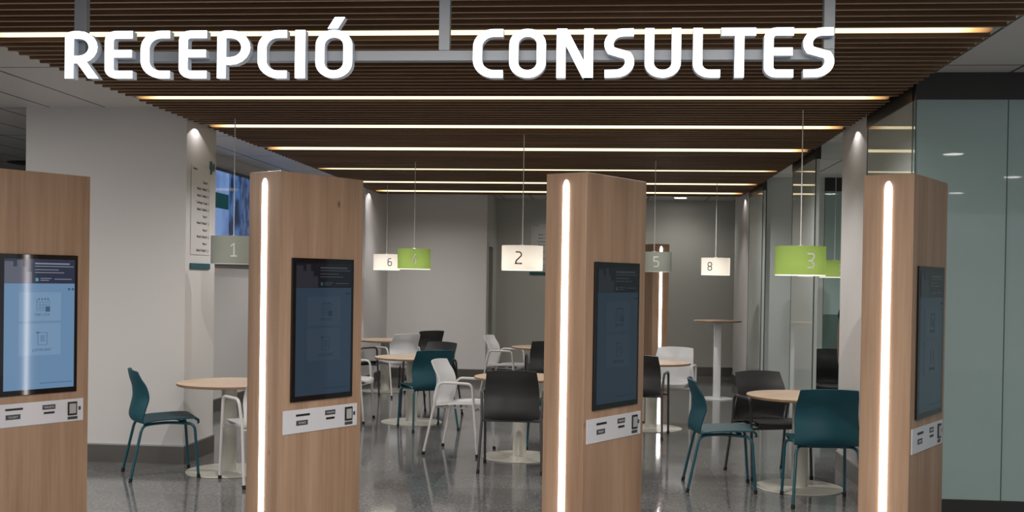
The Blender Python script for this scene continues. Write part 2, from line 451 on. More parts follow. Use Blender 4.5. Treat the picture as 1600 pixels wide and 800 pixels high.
def skirt(name, segs, h=.16, t=.012, trim=True, mat='skirting'):
    """skirting boards: segs = [(x0,y0,x1,y1)] boxes in plan"""
    bm = bmesh.new()
    for x0, x1, y0, y1 in segs:
        box(bm, x0, x1, y0, y1, 0, h-.012 if trim else h)
        if trim: box(bm, x0, x1, y0, y1, h-.012, h, 1)
    return struct(from_bm(name, bm, [M[mat], M['skirting_trim']]))
skirt('baseboard_left', [(-5.072, -3.608, 9.038, 9.05), (-3.62, -3.608, 9.05, 9.757), (-4.65, -3.62, 9.745, 9.757), (-4.65, -4.638, 9.757, 15.893), (-4.65, -3.608, 15.893, 15.905), (-3.62, -3.608, 15.905, 17.588)])
skirt('baseboard_back', [(-3.608, -1.985, 17.588, 17.6), (-1.985, -1.973, 17.6, 17.8), (-1.985, -1.973, 18.52, 19.188), (-1.973, 4.3, 19.188, 19.2)], h=.17)
skirt('baseboard_right', [(2.028, 2.04, 8.93, 9.85), (2.028, 2.52, 9.85, 9.862), (2.028, 2.52, 8.918, 8.93), (2.028, 2.04, 16.24, 18.05), (2.028, 2.52, 18.05, 18.062), (4.288, 4.3, 9.5, 14.85)])

# door in the recess: white frame, dark glass leaf
d = struct(box_obj('door_1', (-2.09, -2.05, 17.86, 18.46, .01, 2.18), M['door_glass']))
bm = bmesh.new(); box(bm, -2.14, -1.975, 17.80, 17.86, 0, 2.24); box(bm, -2.14, -1.975, 18.46, 18.52, 0, 2.24); box(bm, -2.14, -1.975, 17.86, 18.46, 2.18, 2.24)
from_bm('door_frame', bm, M['door_frame'], d)
bm = bmesh.new(); tube(bm, [(-2.045, 17.93, .9), (-2.0, 17.93, .9), (-2.0, 17.93, 1.3), (-2.045, 17.93, 1.3)], .012)
from_bm('door_handle', bm, M['strip_body'], d, 50)

# glazed fronts of the consulting rooms
def facade(n, x0, x1, y, seams, mid=None):
    w = struct(box_obj('window_%d' % n, (x0, x1, y, y+.05, .19, 2.88), M['facade']))
    bm = bmesh.new()
    for s in seams: box(bm, s-.003, s+.003, y-.0015, y+.01, .19, 2.88)
    from_bm('glass_joint', bm, M['joint'], w)
    box_obj('header_beam', (x0, x1, y-.02, y+.06, 2.88, 3.06), M['header'], w)
    box_obj('plinth', (x0, x1, y-.005, y+.05, 0, .19), M['header'], w)
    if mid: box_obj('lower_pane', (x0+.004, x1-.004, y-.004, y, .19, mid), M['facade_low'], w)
    return w
facade(1, 2.04, 6.6, 7.56, (2.045, 2.645, 3.245, 3.845, 4.445, 5.045, 5.645, 6.2))
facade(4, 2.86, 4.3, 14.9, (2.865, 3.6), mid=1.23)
def side_pane(n, y0, y1, joint=True):
    w = struct(box_obj('window_%d' % n, (2.04, 2.08, y0, y1, .0, 2.88), M['side_glass']))
    box_obj('header_beam', (2.03, 2.09, y0, y1, 2.88, 3.06), M['header'], w)
    bm = bmesh.new()
    for y in (y0+.004, y1-.004): box(bm, 2.036, 2.046, y-.006, y+.0045, 0, 2.88)
    from_bm('glass_joint', bm, M['joint'], w)
    return w
side_pane(2, 7.61, 8.918)
side_pane(3, 11.10, 12.46)
side_pane(5, 14.84, 16.24)
w = struct(box_obj('window_6', (2.10, 2.86, 14.9, 14.95, .10, 3.06), M['panel_pale']))
box_obj('plinth', (2.10, 2.86, 14.89, 14.95, 0, .10), M['header'], w)

# ================================================================== SLATTED CEILING + LIGHT STRIPS
SX0, SX1 = -3.606, 1.995
strip_fade(M['strip'], SX0+.06, SX1-.05)
STRIPS = [5.83, 7.91, 9.41, 11.05, 13.02, 14.8, 16.3]
t = thing('slatted_ceiling', 'dark brown timber slat ceiling hanging over the whole waiting area', 'ceiling panel', (0, 0, ZS))
bm = bmesh.new(); y = 4.66; pitch = .122
while y < 16.95:
    if min(abs(y-s) for s in STRIPS) > .052:
        box(bm, SX0, SX1, y-.011, y+.011, 0, .085)
    y += pitch
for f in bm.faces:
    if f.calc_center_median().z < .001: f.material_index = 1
from_bm('slat_field', bm, [M['slat'], M['slat_lit_underside']], t)
box_obj('dark_void_panel', (SX0, SX1, 4.62, 16.96, .0855, .109), M['backing'], t)
def make_strip():
    o = thing('light_strip', '', 'strip light')
    box_obj('housing', (SX0+.02, SX1-.02, -.024, .024, .012, .084), M['strip_body'], o)
    box_obj('diffuser', (SX0+.06, SX1-.05, -.030, .030, -.005, .016), M['strip'], o)
    return o
names = ['warm white light strip nearest the entrance, running behind the illuminated lettering',
         'warm white ceiling light strip just below the illuminated lettering, second from the entrance',
         'third ceiling light strip from the entrance, above the wooden kiosks',
         'fourth ceiling light strip from the entrance, in the middle of the slats',
         'fifth ceiling light strip from the entrance, third from the back wall',
         'ceiling light strip next to last before the back wall',
         'short-looking last ceiling light strip, closest to the back wall']
st0 = make_strip()
for i, (yy, nm) in enumerate(zip(STRIPS, names)):
    o = st0 if i == 0 else copy_tree(st0)
    o.location = (0, yy, ZS); o['label'] = nm; o['group'] = 'light strips between the ceiling slats'

# ================================================================== ILLUMINATED SIGN
sg = thing('illuminated_sign', 'glowing white letters RECEPCIÓ and CONSULTES on a grey steel frame hanging from the ceiling', 'sign', (-.75, 4.80, 2.60))
def loc_box(o, b): return (b[0]-o.location.x, b[1]-o.location.x, b[2]-o.location.y, b[3]-o.location.y, b[4]-o.location.z, b[5]-o.location.z)
box_obj('frame_bar', loc_box(sg, (-2.46, .952, 4.80, 4.845, 2.592, 2.638)), M['steel_frame'], sg, .002)
for x0, x1 in ((-2.46, -2.405), (-.771, -.722), (.906, .953)):
    box_obj('hanger_post', loc_box(sg, (x0, x1, 4.802, 4.843, 2.638, ZC)), M['steel_frame'], sg, .002)
LET = [('R', -2.476, -2.318), ('E', -2.288, -2.159), ('C', -2.12, -1.985), ('E', -1.942, -1.814), ('P', -1.765, -1.614), ('C', -1.579, -1.446), ('I', -1.408, -1.363), ('O', -1.315, -1.15),
       ('C', -.61, -.478), ('O', -.45, -.29), ('N', -.243, -.084), ('S', -.036, .094), ('U', .139, .294), ('L', .346, .462), ('T', .465, .612), ('E', .647, .771), ('S', .811, .942)]
for ch, xa, xb in LET:
    h, s, kx = .213, .0335, 1.18
    w = (xb-xa)/kx
    zb = 2.507
    def f3(x, y, d, xa=xa, zb=zb): return (xa+x*kx-sg.location.x, 4.75+d-sg.location.y, zb+y-sg.location.z)
    g = glyph(ch, w, h, s) if ch != 'I' else [([(w/2, 0), (w/2, h)], False)]
    if ch == 'I': s = (xb-xa)/kx
    if ch == 'O' and xa < -1:
        g = g+[([(w*.46, h+.006), (w*.655, h+.056)], False, 'cut')]
    b1, b2 = bmesh.new(), bmesh.new()
    stroke_prism(b1, b2, g, s, f3, .05, .004)
    lt = from_bm('letter', b1, M['letter_side'], sg)
    from_bm('letter_face', b2, M['letter_face'], lt)

# ================================================================== KIOSKS
KW, KD, KH = .64, .26, 2.2
KA = math.radians(31.16)
DR = Vector((math.sin(KA), math.cos(KA), 0)); DL = Vector((-math.cos(KA), math.sin(KA), 0))
def screen_mats(tagname, s):
    return dict(bg=plain('display_background_'+tagname, (.004, .005, .006), .08, emis=(.23, .42, .68), es=s),
                card=plain('display_card_'+tagname, (.004, .005, .006), .08, emis=(.28, .47, .72), es=s*1.06),
                banner=plain('display_banner_'+tagname, (.004, .005, .006), .08, emis=(.035, .05, .10), es=s),
                pic=plain('display_picture_'+tagname, (.01, .012, .015), .08, emis=(.16, .17, .24), es=s, vary=.5),
                pale=plain('display_pale_'+tagname, (.02, .02, .02), .1, emis=(.42, .46, .55), es=s*.8),
                icon=plain('display_icon_'+tagname, (.01, .02, .03), .1, emis=(.07, .16, .27), es=s),
                teal=plain('display_teal_'+tagname, (.01, .03, .03), .1, emis=(.15, .50, .62), es=s))

def make_kiosk(name, label, loc, rot, sm, simple=False, mirror=False):
    """local frame: +x along the screen face from near corner to far corner, the screen face at y=0 looking to -y"""
    t = thing(name, label, 'kiosk', loc, rot, 'wooden self-service kiosks')
    bm = bmesh.new(); box(bm, 0, KW, 0, KD, .0, KH, bevel=.004)
    from_bm('body', bm, M['oak'], t)
    # vertical LED in the narrow face (x = 0), a half round diffuser with rounded top
    bm = bmesh.new(); r = .019; z0, z1 = .10, 2.163; n = 10
    yc = KD/2
    rows = [(z0, 1.)]+[(z1-.045+.045*math.sin(a*PI/12), math.cos(a*PI/12)) for a in range(0, 6)]+[(z1, .05)]
    rings = []
    for z, k in rows:
        rings.append([bm.verts.new((-.007*k*math.sin(PI*i/n)**.45-.0005, yc+r*k*math.cos(PI*i/n), z)) for i in range(n+1)])
    for a, b in zip(rings, rings[1:]):
        for i in range(n): bm.faces.new((a[i], a[i+1], b[i+1], b[i]))
        bm.faces.new((a[0], b[0], b[n], a[n]))
    bm.faces.new(rings[0]); bm.faces.new(rings[-1][::-1])
    from_bm('light_strip', bm, M['kiosk_led'], t, 60)
    if simple: return t
    x0, x1, za, zb = KW-.558, KW-.083, .928, 1.727
    sc = box_obj('screen', (x0, x1, -.012, 0, za, zb), M['black_glass'], t, .002)
    e = .026; a0, a1, b0, b1 = x0+e, x1-e*.8, za+e*1.15, zb-e
    W, Hh = a1-a0, b1-b0
    Y = -.0124
    def q(nm, u0, u1, v0, v1, mt, dy=0., par=None):   # v measured from the top
        return box_obj(nm, (a0+u0*W, a0+u1*W, Y-dy, Y-dy+.0004, b1-v1*Hh, b1-v0*Hh), mt, par or sc)
    q('display', 0, 1, 0, 1, sm['bg'])
    q('banner', 0, 1, 0, .187, sm['banner'], .0006)
    # one mesh for the picture in the banner: grey figure blocks
    bm = bmesh.new()
    def qq(u0, u1, v0, v1, dy): box(bm, a0+u0*W, a0+u1*W, Y-dy, Y-dy+.0004, b1-v1*Hh, b1-v0*Hh)
    qq(.0, .12, .02, .185, .0012); qq(.12, .30, .06, .185, .0011); qq(.17, .25, .01, .10, .0015); qq(.30, .38, .10, .185, .0013)
    from_bm('banner_picture', bm, sm['pic'], sc)
    bm = bmesh.new()
    for v, u1 in ((.028, .92), (.052, .98), (.078, .76), (.100, .84)): qq(.42, u1, v, v+(.012 if v < .03 else .006), .0012)
    qq(.50, .66, .145, .151, .0012); qq(.50, .62, .160, .166, .0012); qq(.70, .95, .15, .156, .0012)
    from_bm('banner_text', bm, sm['pale'], sc)
    q('banner_badge', .43, .47, .145, .170, sm['teal'], .0012)
    q('option_card', .20, .80, .255, .475, sm['card'], .0006); q('option_card', .20, .80, .495, .74, sm['card'], .0006)
    bm = bmesh.new()
    # calendar icon
    cu, cv = .45, .31
    for u in (0, .045, .09, .135, .18): qq(cu+u-.002, cu+u+.002, cv if u in (0, .18) else cv+.025, cv+.085, .0012)
    for v in (0, .02, .045, .065, .085): qq(cu, cu+.18, cv+v-.001, cv+v+.0012, .0012)
    for u in (.03, .075, .12, .16): qq(cu+u-.006, cu+u+.006, cv-.012, cv+.006, .0012)
    qq(cu+.125, cu+.19, cv+.055, cv+.095, .0013)
    from_bm('calendar_icon', bm, sm['icon'], sc); bm = bmesh.new()
    # document icon
    cu, cv = .47, .565
    for u in (0, .13): qq(cu+u-.003, cu+u+.003, cv, cv+.095, .0012)
    for v in (0, .025, .035, .045, .055, .065, .095):
        if v in (0, .095): qq(cu, cu+.13, cv+v-.0012, cv+v+.0012, .0012)
        else: qq(cu+.035, cu+.1, cv+v-.0015, cv+v+.0015, .0012)
    qq(cu-.025, cu+.02, cv-.006, cv+.004, .0013)
    from_bm('document_icon', bm, sm['icon'], sc)
    q('language_button', .90, .935, .222, .24, sm['icon'], .0013); q('language_button', .955, .99, .222, .24, sm['icon'], .0013); q('footer_line', .5, .97, .955, .959, sm['icon'], .0012)
    text_mesh('caption', 'TINC CITA', .021, sm['icon'], sc, (a0+.53*W, Y-.0008, b1-.437*Hh), (PI/2, 0, 0), 'CENTER', .9)
    text_mesh('caption', 'JUSTIFICANT', .021, sm['icon'], sc, (a0+.53*W, Y-.0008, b1-.708*Hh), (PI/2, 0, 0), 'CENTER', .95)
    # reader panel
    p0, p1, c0, c1 = KW-.61, KW-.035, .753, .884
    pl = box_obj('reader_panel', (p0, p1, -.005, 0, c0, c1), M['plate'], t, .001)
    PW, PH = p1-p0, c1-c0
    def pq(nm, u0, u1, v0, v1, mt, dy=.002): return box_obj(nm, (p0+u0*PW, p0+u1*PW, -.005-dy, -.0045, c1-v1*PH, c1-v0*PH), mt, pl)
    pq('ticket_slot', .165, .345, .20, .29, M['slot']); pq('label_plate', .17, .32, .47, .68, M['label_grey'], .001)
    pq('label_plate', .55, .69, .17, .38, M['label_grey'], .001); pq('card_slot', .565, .68, .48, .57, M['slot'])
    rd = pq('card_reader', .825, .925, .13, .73, M['slot'], .006)
    box_obj('reader_window', (p0+.838*PW, p0+.912*PW, -.0125, -.0108, c1-.65*PH, c1-.21*PH), M['reader'], pl)
    pq('label_plate', .825, .935, .79, .92, M['label_grey'], .001); pq('indicator', .945, .97, .36, .52, M['label_grey'], .002)
    text_mesh('label_text', 'TICKET', .016, M['print_white'], pl, (p0+.245*PW, -.0068, c1-.62*PH), (PI/2, 0, 0), 'CENTER', 1.1)
    text_mesh('label_text', 'TARGETA', .015, M['print_white'], pl, (p0+.62*PW, -.0068, c1-.315*PH), (PI/2, 0, 0), 'CENTER', 1.0)
    return t

kang = PI/2-KA   # local +x -> DR
def kpos(R): return (R[0]-DR.x*KW, R[1]-DR.y*KW, 0)
make_kiosk('self_service_kiosk', 'light oak kiosk at the left edge with a bright blue touch screen', kpos((-3.085, 6.24)), kang, screen_mats('bright', .52))
make_kiosk('self_service_kiosk', 'oak kiosk between the hanging number one lamp and the white armchair, dim blue screen', kpos((-1.454, 6.34)), kang, screen_mats('dim', .085))
make_kiosk('self_service_kiosk', 'oak kiosk in the middle, right beside the white lamp with numeral two', kpos((.208, 6.31)), kang, screen_mats('dimmer', .055))
make_kiosk('self_service_kiosk', 'oak kiosk in front of the green glass wall, narrow grey green screen', kpos((1.877, 6.27)), kang, screen_mats('dimmest', .045))
k5 = make_kiosk('self_service_kiosk', 'small far oak kiosk behind the grey lamp with numeral five, light bar only', (0, 0, 0), 0, None, simple=True)
k5.location = (.895, 16.45, 0); k5.rotation_euler = (0, 0, math.radians(110))

# ================================================================== CHAIRS
def crom(P, n):
    out = []
    Q = [P[0]]+P+[P[-1]]
    for i in range(1, len(Q)-2):
        p0, p1, p2, p3 = [Vector(q) for q in Q[i-1:i+3]]
        for k in range(n):
            s = k/n
            out.append(.5*((2*p1)+(p2-p0)*s+(2*p0-5*p1+4*p2-p3)*s*s+(3*p1-p0-3*p2+p3)*s**3))
    out.append(Vector(Q[-2])); return out
# (x, z, half width, forward wing, upward wing)
PROF = [(.285, .432, .195, 0, .0), (.268, .460, .215, 0, .002), (.22, .473, .228, 0, .006), (.08, .468, .231, 0, .010), (-.06, .460, .232, .0, .010), (-.15, .453, .233, .020, .006),
        (-.214, .458, .233, .048, -.002), (-.242, .506, .233, .078, -.004), (-.230, .58, .232, .088, 0), (-.216, .65, .229, .092, 0), (-.220, .73, .224, .078, 0), (-.240, .80, .217, .058, 0), (-.254, .868, .209, .042, 0)]
def sheet(bm, rows, t):
    """rows of points -> closed thin sheet of thickness t"""
    R, Cn = len(rows), len(rows[0])
    def nor(i, j):
        a = rows[min(i+1, R-1)][j]-rows[max(i-1, 0)][j]; b = rows[i][min(j+1, Cn-1)]-rows[i][max(j-1, 0)]
        n = a.cross(b); return n.normalized() if n.length > 1e-9 else Vector((0, 0, 1))
    A = [[bm.verts.new(rows[i][j]+nor(i, j)*t/2) for j in range(Cn)] for i in range(R)]
    B = [[bm.verts.new(rows[i][j]-nor(i, j)*t/2) for j in range(Cn)] for i in range(R)]
    for i in range(R-1):
        for j in range(Cn-1):
            bm.faces.new((A[i][j], A[i][j+1], A[i+1][j+1], A[i+1][j])); bm.faces.new((B[i][j], B[i+1][j], B[i+1][j+1], B[i][j+1]))
    for i in range(R-1):
        bm.faces.new((A[i][0], A[i+1][0], B[i+1][0], B[i][0])); bm.faces.new((A[i][-1], B[i][-1], B[i+1][-1], A[i+1][-1]))
    for j in range(Cn-1):
        bm.faces.new((A[0][j], B[0][j], B[0][j+1], A[0][j+1])); bm.faces.new((A[-1][j], A[-1][j+1], B[-1][j+1], B[-1][j]))
def shell_rows(i0, i1):
    pr = crom([Vector((p[0], p[1], p[2])) for p in PROF], 4); wg = crom([Vector((p[3], p[4], 0)) for p in PROF], 4)
    rows = []; nU = 14; N = len(pr)
    for k in range(i0*4, i1*4+1):
        x, z, hw = pr[k]; fw, uw = wg[k][0], wg[k][1]
        row = []
        for j in range(nU+1):
            u = -1+2*j/nU
            zz = z+uw*u*u; xx = x+fw*abs(u)**1.8
            if k > N-7: zz -= .011*u*u*((k-(N-7))/6.)   # crowned top edge
            if k < 5: xx -= .03*abs(u)**4*(5-k)/5.
            row.append(Vector((xx, hw*u, zz)))
        rows.append(row)
    return rows

def make_chair(kind, arms):
    sm = M[kind]; tm = M[kind+'_tube']
    nm = 'armchair' if arms else 'side_chair'
    t = thing(nm, '', 'chair')
    bm = bmesh.new(); sheet(bm, shell_rows(0, 6), .011); from_bm('seat', bm, sm, t, 40)
    bm = bmesh.new(); sheet(bm, shell_rows(6, len(PROF)-1), .011); from_bm('backrest', bm, sm, t, 40)
    r = .0115
    def cap(leg, x, y, dx, dy):
        bm = bmesh.new(); tube(bm, [(x, y, 0), (x+dx*.03, y+dy*.03, .03)], .0145, 10); from_bm('foot_cap', bm, M['rubber'], leg, 50)
    if not arms:
        for s in (-1, 1):
            lg = tube_obj('leg', fillet([(.262, s*.238, .004), (.228, s*.226, .434), (.10, s*.150, .438), (.03, s*.12, .438)], .055), r, tm, t); cap(lg, .262, s*.238, -.05, -.03*s)
            lg = tube_obj('leg', fillet([(-.262, s*.258, .004), (-.172, s*.222, .432), (-.08, s*.150, .438), (.03, s*.12, .438)], .055), r, tm, t); cap(lg, -.262, s*.258, .21, -.08*s)
        bm = bmesh.new()
        tube(bm, [(.14, -.17, .438), (.14, .17, .438)], .010); tube(bm, [(-.13, -.175, .436), (-.13, .175, .436)], .010)
        for x in (.14, -.13):
            for s in (-1, 1): box(bm, x-.02, x+.02, s*.12-.02, s*.12+.02, .428, .455)
        from_bm('seat_frame', bm, tm, t, 50)
    else:
        for s in (-1, 1):
            y = s*.268
            fr = Vector((.262, y, .004)); ft = Vector((.205, y, .67)); rb = Vector((-.115, s*.262, .672)); rr = Vector((-.165, s*.25, .46)); rf = Vector((-.262, y, .004))
            k = .44/.666
            mid = fr.lerp(ft, k)
            lg = tube_obj('leg', [fr, mid], r, tm, t); cap(lg, fr.x, fr.y, -.085, 0)
            lg = tube_obj('leg', [rf, rr], r, tm, t); cap(lg, rf.x, rf.y, .21, -.04*s)
            tube_obj('armrest', fillet([mid, ft, rb, rr], .055, 7), r+.0008, tm, t)
        bm = bmesh.new()
        tube(bm, [(.226, -.268, .425), (.226, .268, .425)], .010); tube(bm, [(-.166, -.25, .435), (-.166, .25, .435)], .010)
        for s in (-1, 1): tube(bm, [(.226, s*.16, .43), (-.166, s*.16, .436)], .009)
        for x in (.10, -.09):
            for s in (-1, 1): box(bm, x-.02, x+.02, s*.16-.015, s*.16+.015, .438, .456)
        from_bm('seat_frame', bm, tm, t, 50)
    return t

PROTO = {}
def chair(kind, arms, x, y, deg, label, group):
    key = (kind, arms)
    if key not in PROTO: PROTO[key] = make_chair(kind, arms); o = PROTO[key]
    else: o = copy_tree(PROTO[key])
    o.location = (x, y, 0); o.rotation_euler = (0, 0, math.radians(deg)); o['label'] = label; o['group'] = group
    return o
GT, GW, GB = 'teal side chairs', 'white armchairs', 'charcoal armchairs'
chair('teal', False, -3.60, 8.525, 31, 'teal chair seen from the side beside the white wall column, facing the leftmost round table', GT)
chair('white', True, -2.70, 8.415, 130, 'white armchair mostly hidden behind the oak kiosk at the leftmost round table', GW)
chair('white', True, -2.95, 12.14, 0, 'white armchair cut off by the second oak kiosk, only its front legs and arm showing', GW)
chair('black', True, -3.50, 14.70, 60, 'charcoal armchair almost hidden behind a white armchair at the second oak kiosk', GB)
chair('white', True, -2.89, 14.91, 133, 'far white armchair seen from behind, past the table under the green lamp numeral four', GW)
chair('black', True, -2.72, 15.99, 132, 'farthest charcoal armchair, close to the back wall behind another charcoal one', GB)
chair('black', True, -2.08, 12.81, -115, 'charcoal armchair half hidden by the teal chair at the table under lamp four', GB)
chair('teal', False, -1.937, 11.64, 121, 'teal chair seen from behind at the round table under the green lamp with numeral four', GT)
chair('white', True, -1.376, 10.137, -11, 'white armchair in profile at the round table under the white lamp with numeral two', GW)
chair('black', True, -.80, 9.30, 90, 'charcoal armchair seen squarely from behind, under the white lamp numeral two', GB)
chair('teal', False, -.434, 10.52, -115, 'teal chair behind the middle oak kiosk, only one leg showing past the charcoal armchair', GT)
chair('black', True, -.765, 13.85, 97, 'charcoal armchair cut off by the left edge of the middle kiosk, before the far table', GB)
chair('white', True, -1.42, 14.8, -12, 'distant white armchair in profile near the recessed door, facing right', GW)
chair('black', True, .35, 11.56, 80, 'charcoal armchair peeking out from the right side of the middle oak kiosk', GB)
chair('white', True, .74, 12.72, -105, 'white armchair facing us below the grey lamp with numeral five', GW)
chair('teal', False, .893, 8.755, 0, 'teal chair seen from the side at the round table nearest the glass wall', GT)
chair('black', True, 1.37, 9.40, -71, 'charcoal armchair facing us behind the round table nearest the glass wall', GB)
chair('teal', False, 1.60, 8.27, 92, 'teal chair seen from behind in front of the round table nearest the glass wall', GT)
chair('black', True, 2.60, 12.95, -95, 'charcoal armchair out in the side corridor beyond the glass pane', GB)

# ================================================================== TABLES
def make_table():
    t = thing('round_table', '', 'table')
    R = .425; n = 64
    bm = bmesh.new(); lathe(bm, [(0, .718), (R-.004, .718), (R, .722), (R, .738), (R-.002, .740), (0, .740)], n)
    for f in bm.faces:
        c = f.calc_center_median(); f.material_index = 0 if c.z > .7385 else 1
    from_bm('table_top', bm, [M['table_top'], M['table_edge']], t, 30)
    box_obj('mounting_plate', (-.16, .16, -.16, .16, .700, .718), M['table_metal'], t, .003)
    bm = bmesh.new(); lathe(bm, [(0, .012), (.0625, .012), (.0625, .700), (0, .700)], 32); from_bm('column', bm, M['table_metal'], t, 40)
    bm = bmesh.new(); lathe(bm, [(0, 0), (.342, 0), (.345, .004), (.342, .009), (.10, .013), (0, .013)], n); from_bm('base_disc', bm, M['table_metal'], t, 30)
    return t
tb = make_table()
for i, (x, y, lb) in enumerate([(-3.124, 8.786, 'round beech table on a cream pedestal under the grey lamp with numeral one'),
        (-.793, 9.946, 'round beech table between the white and the charcoal armchair, under the white lamp numeral two'),
        (1.54, 8.844, 'round beech table nearest the glass wall, under the green lamp with numeral three'),
        (-2.199, 12.152, 'round beech table under the green lamp with numeral four, teal chair in front'),
        (.492, 12.162, 'round beech table under the grey lamp with numeral five'),
        (-3.20, 15.475, 'round beech table furthest left, under the white lamp with numeral six'),
        (-.86, 14.5, 'distant round beech table beside the recessed door, half hidden by the middle kiosk')]):
    o = tb if i == 0 else copy_tree(tb)
    o.location = (x, y, 0); o.rotation_euler = (0, 0, .4*i); o['label'] = lb; o['group'] = 'round waiting room tables'
t = thing('high_table', 'tall white pedestal table with small beech top by the grey green back wall', 'table', (1.535, 15.5, 0), 0)
bm = bmesh.new(); lathe(bm, [(0, 1.082), (.326, 1.082), (.33, 1.086), (.33, 1.100), (.327, 1.103), (0, 1.103)], 48)
for f in bm.faces: f.material_index = 0 if f.calc_center_median().z > 1.1015 else 1
from_bm('table_top', bm, [M['table_top'], M['table_edge']], t, 30)
bm = bmesh.new(); box(bm, -.05, .05, -.05, .05, .012, 1.06, bevel=.012); from_bm('column', bm, M['white'], t, 40)
box_obj('mounting_plate', (-.15, .10, -.05, .05, 1.060, 1.082), M['white'], t, .003)
box_obj('lock_lever', (-.17, -.145, -.012, .012, 1.02, 1.082), M['white'], t, .002)
bm = bmesh.new(); lathe(bm, [(0, 0), (.228, 0), (.23, .005), (.228, .010), (.06, .015), (0, .015)], 48); from_bm('base_disc', bm, M['white'], t, 30)

# ================================================================== PENDANT LAMPS
def pendant(x, y, ch, kind, label, ang, lit=True, zb=1.72, h=.23, top=None, digit_h=.115, power=5.):
    """drum lamp; ang = direction (deg) in which the number faces, measured in the room plan"""
    R = .188
    t = thing('pendant_lamp', label, 'lamp', (x, y, zb), 0, 'numbered drum lamps over the tables')
    bm = bmesh.new(); n = 56
    a = [bm.verts.new((R*math.cos(2*PI*i/n), R*math.sin(2*PI*i/n), .006)) for i in range(n)]
    b = [bm.verts.new((R*math.cos(2*PI*i/n), R*math.sin(2*PI*i/n), h)) for i in range(n)]
    for i in range(n): bm.faces.new((a[i], a[(i+1) % n], b[(i+1) % n], b[i]))
    o = from_bm('shade', bm, M['shade_'+kind], t, 180)
    bm = bmesh.new(); lathe(bm, [(0, 0), (R-.002, 0), (R-.001, .006), (0, .006)], n); from_bm('diffuser', bm, M['lamp_bottom'] if lit else M['lamp_bottom_off'], t, 30)
    bm = bmesh.new(); lathe(bm, [(0, h-.012), (.035, h-.012), (.035, h+.004), (.006, h+.010), (0, h+.010)], 20)
    for k in range(3):
        c, s = math.cos(k*2*PI/3), math.sin(k*2*PI/3); tube(bm, [(.03*c, .03*s, h-.006), (R*c, R*s, h-.006)], .002, 6)
    from_bm('shade_holder', bm, M['rim'], t, 40)
    tp = (top or ZS+.02)-zb
    bm = bmesh.new(); tube(bm, [(0, 0, h), (0, 0, tp)], .0042, 8); from_bm('cable', bm, M['cable'], t, 60)
    # number wrapped on the drum
    w = digit_h*.56; s = digit_h*.105
    def f3(px, py, d):
        th = math.radians(ang)+(px-w/2)/R
        rr = R+.0022-d
        return (rr*math.cos(th), rr*math.sin(th), h*.5-digit_h/2+py)
    b1 = bmesh.new(); b2 = bmesh.new()
    stroke_prism(b1, b1, glyph(ch, w, digit_h, s), s, f3, .0016)
    b2.free(); from_bm('number', b1, M['digit_dark'] if kind == 'white' else M['digit_pale'], t)
    if lit:
        l = bpy.data.lights.new('bulb', 'POINT'); l.energy = power; l.shadow_soft_size = .05; l.color = (1., .90, .80)
        lo = bpy.data.objects.new('bulb', l); COL.objects.link(lo); lo.parent = t; lo.location = (0, 0, .085)
    return t
pendant(-3.19, 9.03, '1', 'grey', 'grey green drum lamp with pale numeral one, unlit, beside the wall directory', -70, False, 1.722, .238)
pendant(-.79, 9.9, '2', 'white', 'white glowing drum lamp with dark numeral two beside the middle kiosk', -96, True, 1.712, .226, power=1.6)
pendant(1.45, 8.45, '3', 'green', 'largest green drum lamp, pale numeral three, hanging near the glass wall', -76, True, 1.69, .222, power=.85)
pendant(-2.223, 12.3, '4', 'green', 'smaller green drum lamp with pale numeral four overlapping a white one', -78, True, 1.73, .233, power=.85)
pendant(.49, 12.0, '5', 'grey', 'grey drum lamp with pale numeral five in front of the far kiosk', -86, False, 1.737, .217)
pendant(-3.16, 15.3, '6', 'white', 'white drum lamp with numeral six partly behind the green lamp', -65, True, 1.741, .225, power=1.6)
pendant(1.41, 14.65, '8', 'white', 'white drum lamp with numeral eight near the high table', -119, True, 1.731, .229, power=1.6)
pendant(2.885, 14.3, '2', 'green', 'green drum lamp in the side corridor, partly hidden by the white column', -77, True, 1.72, .22, top=ZC, power=.85)

